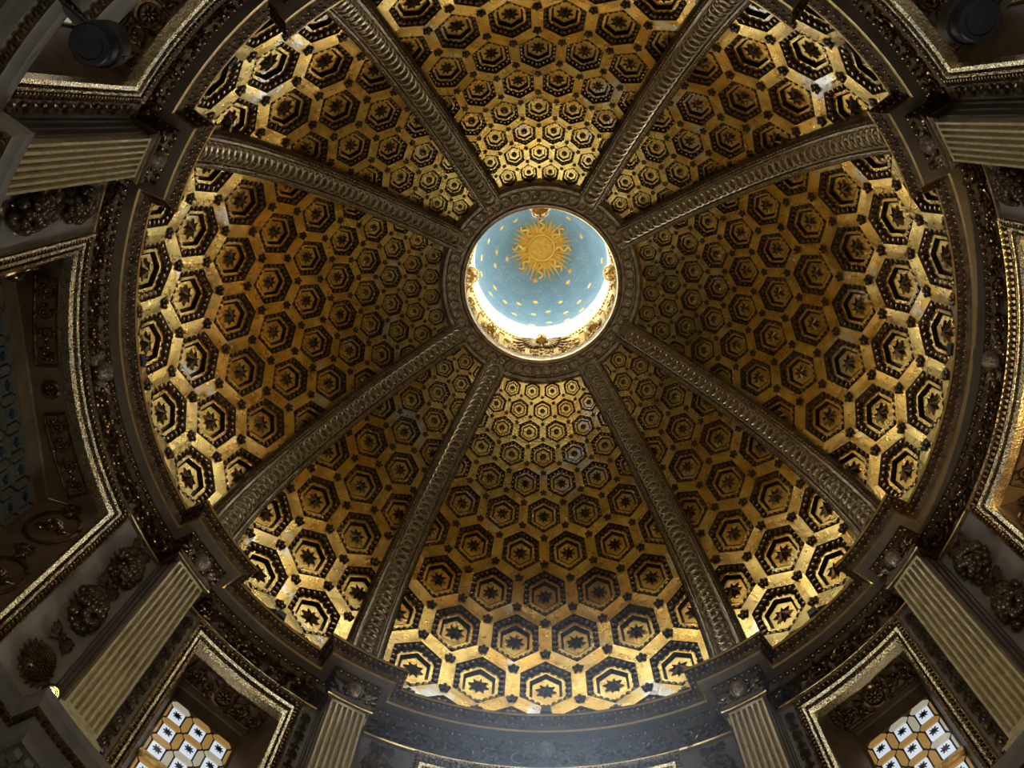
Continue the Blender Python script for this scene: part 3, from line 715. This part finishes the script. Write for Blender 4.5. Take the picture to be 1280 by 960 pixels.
b.grid([[P(i * 7.5, RL * math.cos(t) + .0001, Z2 + (Z3 - Z2) * math.sin(t)) for i in range(48)] for t in np.linspace(0, math.pi / 2, 18)], False, True)
bl = tag(b.build('ceiling_lantern', 'blue'), 'pale blue lantern vault scattered with gilt stars around a golden sun', 'vault', kind='structure')
b = MB(); rnd = random.Random(2)
for i in range(420):
    a = rnd.uniform(0, 360); r = RL * math.sqrt(rnd.uniform(.05, .97)); p, nn = lan(a, r, .0004); b.ell(p, [et(a) * .0019, np.cross(nn, et(a)) * .0019, nn * .0006], 5, 3)
stuff(b.build('pale_flecks', 'fleck', bl))
# the sun
sun = tag(empty('sun_relief', (0, 0, Z3 - .02)), 'golden sun with a human face and straight and wavy rays on the blue vault', 'sun')
SR = .056; ctr = np.array([.004, -.002, 0.])
b = MB(); dz = lambda q: -.016 * math.sqrt(max(0, 1 - q * q)) - .004
b.grid([[ctr + np.array([q * SR * math.cos(t), q * SR * math.sin(t), dz(q)]) for t in np.linspace(0, 2 * math.pi, 40, endpoint=False)] for q in np.linspace(0.001, 1, 9)], False, True)
def fp(x, y, h=0.0): return ctr + np.array([x * SR, -y * SR, dz(math.hypot(x, y)) - h])
for sg in (-1, 1):
    b.tube([fp(sg * (.10 + .62 * u), .24 + .16 * math.sin(math.pi * u) - .06 * u, .0012) for u in np.linspace(0, 1, 8)], [.0022, .0032, .0036, .0036, .0034, .003, .0024, .0015], 6)
    b.ell(fp(sg * .36, .10), [np.array([.0085, 0, 0]), np.array([0, .0045, 0]), np.array([0, 0, .0035])], 10, 6)
    b.tube([fp(sg * (.20 + .34 * u), .10 - .10 * math.sin(math.pi * u), .0015) for u in np.linspace(0, 1, 6)], .0016, 5)
    b.ell(fp(sg * .46, -.26), [np.array([.0135, 0, 0]), np.array([0, .013, 0]), np.array([0, 0, .0028])], 10, 6)
    b.ell(fp(sg * .11, -.20), [np.array([.0045, 0, 0]), np.array([0, .004, 0]), np.array([0, 0, .006])], 8, 6)
b.tube([fp(0, .22, 0), fp(0, .05, .003), fp(0, -.12, .006), fp(0, -.20, .006)], [.0025, .0032, .0044, .005], 8)
b.tube([fp(-.26 + .52 * u, -.46 + .035 * math.cos(2 * math.pi * u * 1.0) * .6, .001) for u in np.linspace(0, 1, 9)], [.001, .0022, .003, .003, .0026, .003, .003, .0022, .001], 6)
b.tube([fp(-.20 + .40 * u, -.56 - .03 * math.sin(math.pi * u), .001) for u in np.linspace(0, 1, 7)], [.001, .0026, .0034, .0036, .0034, .0026, .001], 6)
b.ell(fp(0, -.76), [np.array([.011, 0, 0]), np.array([0, .006, 0]), np.array([0, 0, .004])], 10, 6)
b.build('face', 'sun', sun)
b = MB(); b.tube([ctr + np.array([SR * 1.05 * math.cos(t), SR * 1.05 * math.sin(t), -.006]) for t in np.linspace(0, 2 * math.pi, 40, endpoint=False)], .005, 6, 0, True)
b.build('rim', 'sun', sun)
def onvault(x, y, h): r = min(RL * .98, math.hypot(x, y)); a = math.degrees(math.atan2(y, x)); p, nn = lan(a, r, h); return p - np.array([0, 0, Z3 - .02])
for k in range(40):
    t = 2 * math.pi * k / 40 + .05; wavy = k % 5 == 0; b = MB(); d = np.array([math.cos(t), math.sin(t)]); e = np.array([-d[1], d[0]])
    if wavy:
        pts = []; rr = []
        for i in range(20):
            u = i / 19; q = SR * .95 + .085 * u; s_ = .009 * math.sin(u * 13) * (.6 + .6 * u); xy = ctr[:2] + d * q + e * s_; pts.append(onvault(xy[0], xy[1], .006)); rr.append(.0105 * (1 - .6 * u))
        b.tube(pts, rr, 6); b.build('wavy_ray', 'sun', sun)
    else:
        L_ = .088 if k % 2 else .100; V = []
        q0 = SR * .92
        for q, ww, hh in ((q0, .0095, .009), (q0 + L_ * .5, .0065, .008), (q0 + L_, .0004, .004)):
            for s_ in (-1, 0, 1):
                xy = ctr[:2] + d * q + e * ww * s_; V.append(onvault(xy[0], xy[1], hh if s_ == 0 else .0005))
        b.add(V, [(0, 1, 4, 3), (1, 2, 5, 4), (3, 4, 7, 6), (4, 5, 8, 7)]); b.build('ray', 'sun', sun, False)
STARS = [(230.7, .173), (212.6, .201), (194.6, .233), (179.8, .195), (179., .254), (165., .156), (164.7, .21), (164.9, .263), (145.2, .245), (144.7, .265), (128.5, .253), (114.6, .238), (96.9, .22), (68.7, .232), (50.6, .258), (115.8, .267), (97.8, .256), (83.5, .249), (66.4, .263), (51.6, .2735), (83.3, .272), (67., .2745), (98.7, .2745), (101.2, .143), (49.6, .186), (36.3, .162), (32.8, .249), (4.6, .261), (340.9, .191), (311.2, .188)]
for i, (a, r) in enumerate(STARS):
    p, nn = lan(a, r, .001); t = et(a); u = np.cross(nn, t); b = MB(); V = [p + nn * .0045]
    for k in range(16):
        rr = .0165 if k % 2 == 0 else .0068; an = math.pi * k / 8 + i; V.append(p + rr * (math.cos(an) * t + math.sin(an) * u))
    b.add(np.array(V) - p, [(0, 1 + k, 1 + (k + 1) % 16) for k in range(16)]); o = b.build('gilt_star', 'sun', None, False, loc=p)
    tag(o, 'small eight-pointed gilt star on the blue lantern vault', 'star', 'stars of the lantern vault')

# ------------------------------------------------------------------ lamps
def spotlight(name, parent, loc, direction, energy, color, angle, blend=.6, size=.03):
    l = bpy.data.lights.new(name, 'SPOT'); l.energy = energy; l.color = color; l.spot_size = rad(angle); l.spot_blend = blend; l.shadow_soft_size = size
    o = bpy.data.objects.new(name, l); col.objects.link(o); o.parent = parent; o.location = np.asarray(loc) * S
    o.rotation_euler = Vector(direction).to_track_quat('-Z', 'Y').to_euler(); return o
for a in range(0, 360, 45):
    o = tag(empty('floodlight', P(a, 1.004, .012), a), 'small black floodlight on the cornice above the %s' % SITE[a], 'floodlight', 'cornice floodlights')
    b = MB(); b.box((0, 0, .020), [(.007, 0, 0), (0, .013, 0), (0, 0, .012)]); b.box((.008, 0, .020), [(.003, 0, 0), (0, .010, 0), (0, 0, .009)]); b.build('housing', 'black', o, False)
    b = MB()
    for sg in (-1, 1): b.box((0, sg * .0145, .012), [(.002, 0, 0), (0, .001, 0), (0, 0, .012)])
    b.box((0, 0, .001), [(.004, 0, 0), (0, .0155, 0), (0, 0, .001)]); b.build('bracket', 'black', o, False)
    b = MB(); b.box((0, 0, .0325), [(.0055, 0, 0), (0, .011, 0), (0, 0, .0005)]); b.build('lens', 'pale', o, False)
def can(name, loc, rz, label, lit, tilt):
    o = empty(name, loc, rz); b = MB(); ax = unit(np.array(tilt)); u = unit(np.cross(ax, [0.3, 1, 0.2])); v = np.cross(ax, u); n = 24
    ringp = lambda r, h: [ax * h + r * (math.cos(2 * math.pi * k / n) * u + math.sin(2 * math.pi * k / n) * v) for k in range(n)]
    R = .0155 if lit else .028; L_ = .03 if lit else .075
    if lit: pr = [(R * .3, -L_), (R * .8, -L_), (R, -L_ * .6), (R, 0), (R * .92, .001), (R * .9, -.004), (R * .55, -.012), (.0005, -.014)]
    else: pr = [(.0005, .004), (R * .62, .004), (R * .64, 0), (R * .9, 0), (R, -.004), (R, -L_ * .5), (R * 1.12, -L_ * .5), (R * 1.12, -L_), (.0005, -L_)]
    b.grid([ringp(r, h) for r, h in pr], False, True, [0] * 8 if not lit else [0, 0, 0, 0, 0, 1, 1, 1]); b.build('housing', ['black', 'reflect'], o, True, 35)
    b = MB(); b.tube([ax * -L_ * .6 - u * R * 1.15, ax * -L_ * .9 - u * R * 1.1 - EZ * .0, np.array([.01, 0, -.047]) if lit else np.array([.085, 0, .05])], .0025, 5); b.build('yoke', 'black', o)
    if lit:
        b = MB(); b.ball(ax * -.005, R * .42, 10, 6); b.build('bulb', 'bulb', o)
        for kk, rr in enumerate((.55, .75)):
            b = MB(); b.tube(ringp(R * rr, -.002), .0009, 5, 0, True); b.build('baffle_ring', 'black', o)
    return tag(o, label, 'lamp')
can('spot_lamp', P(154.9, .983, -.802), 154.9, 'lit round spot lamp on the lower cornice beside the seed head', True, (-.55, .0, -.8))
can('spot_lamp', P(228.9, .89, -1.0), 228.9, 'unlit black cylinder lamp beside the narrow window above the darker corner capital', False, (-.12, 0, -1))
can('spot_lamp', P(309.9, .88, -1.0), 309.9, 'unlit black cylinder lamp in front of the narrow window with pale jamb light', False, (-.12, 0, -1))
# the lamp that lights the soffit of the right bay orange, standing inside the recess, outside the picture
for a, en, cl in ((0, 70, (1, .62, .25)),):
    o = tag(empty('niche_lamp', P(a + 3, 1.105, -.834), a), 'small black uplight lamp lighting the orange soffit of a wide bay', 'lamp')
    b = MB(); b.tube([np.array([0, 0, 0]), np.array([.004, 0, .02])], .012, 12); b.build('housing', 'black', o)
    b = MB(); b.tube([np.array([0, 0, -.012]), np.array([0, 0, 0])], .006, 8); b.build('stand', 'black', o)
    spotlight('lamp_right_bay_offscreen', o, (.006, 0, .03), (.05, -.05, 1), en, cl, 85)

# ------------------------------------------------------------------ bluish haze volume added before the front window, standing in for lens flare
hm = bpy.data.materials.new('bluish_flare_haze'); hm.use_nodes = True; nt = hm.node_tree; nt.nodes.remove(nt.nodes['Principled BSDF'])
vs = nt.nodes.new('ShaderNodeVolumeScatter'); vs.inputs['Color'].default_value = (.60, .76, 1.0, 1); vs.inputs['Density'].default_value = .078; vs.inputs['Anisotropy'].default_value = .2
hg = nt.nodes.new('ShaderNodeTexCoord'); h1 = nt.nodes.new('ShaderNodeVectorMath'); h1.operation = 'SUBTRACT'; h1.inputs[1].default_value = tuple(P(88, .74, -.42) * S)
h2 = nt.nodes.new('ShaderNodeVectorMath'); h2.operation = 'DIVIDE'; h2.inputs[1].default_value = (.62 * S, .34 * S, .42 * S); h3 = nt.nodes.new('ShaderNodeVectorMath'); h3.operation = 'LENGTH'
h4 = nt.nodes.new('ShaderNodeMapRange'); h4.inputs[1].default_value = 0; h4.inputs[2].default_value = 1; h4.inputs[3].default_value = .15; h4.inputs[4].default_value = 0       # thins out evenly away from its centre
nt.links.new(hg.outputs['Object'], h1.inputs[0]); nt.links.new(h1.outputs[0], h2.inputs[0]); nt.links.new(h2.outputs[0], h3.inputs[0]); nt.links.new(h3.outputs['Value'], h4.inputs[0]); nt.links.new(h4.outputs[0], vs.inputs['Density'])
nt.links.new(vs.outputs[0], nt.nodes['Material Output'].inputs['Volume']); M['haze'] = hm
b = MB(); b.ell(P(88, .74, -.42), [np.array([.62, 0, 0]), np.array([0, .34, 0]), np.array([0, 0, .42])], 48, 28)
hv = b.V[0]; hr = np.hypot(hv[:, 0], hv[:, 1]); hv[:, :2] *= np.minimum(1, .925 / np.maximum(hr, 1e-6))[:, None]      # the haze ends in front of the cornices
tag(b.build('flare_haze', 'haze'), 'added thin bluish haze imitating lens flare before the blue-lit bay', 'haze', kind='stuff')
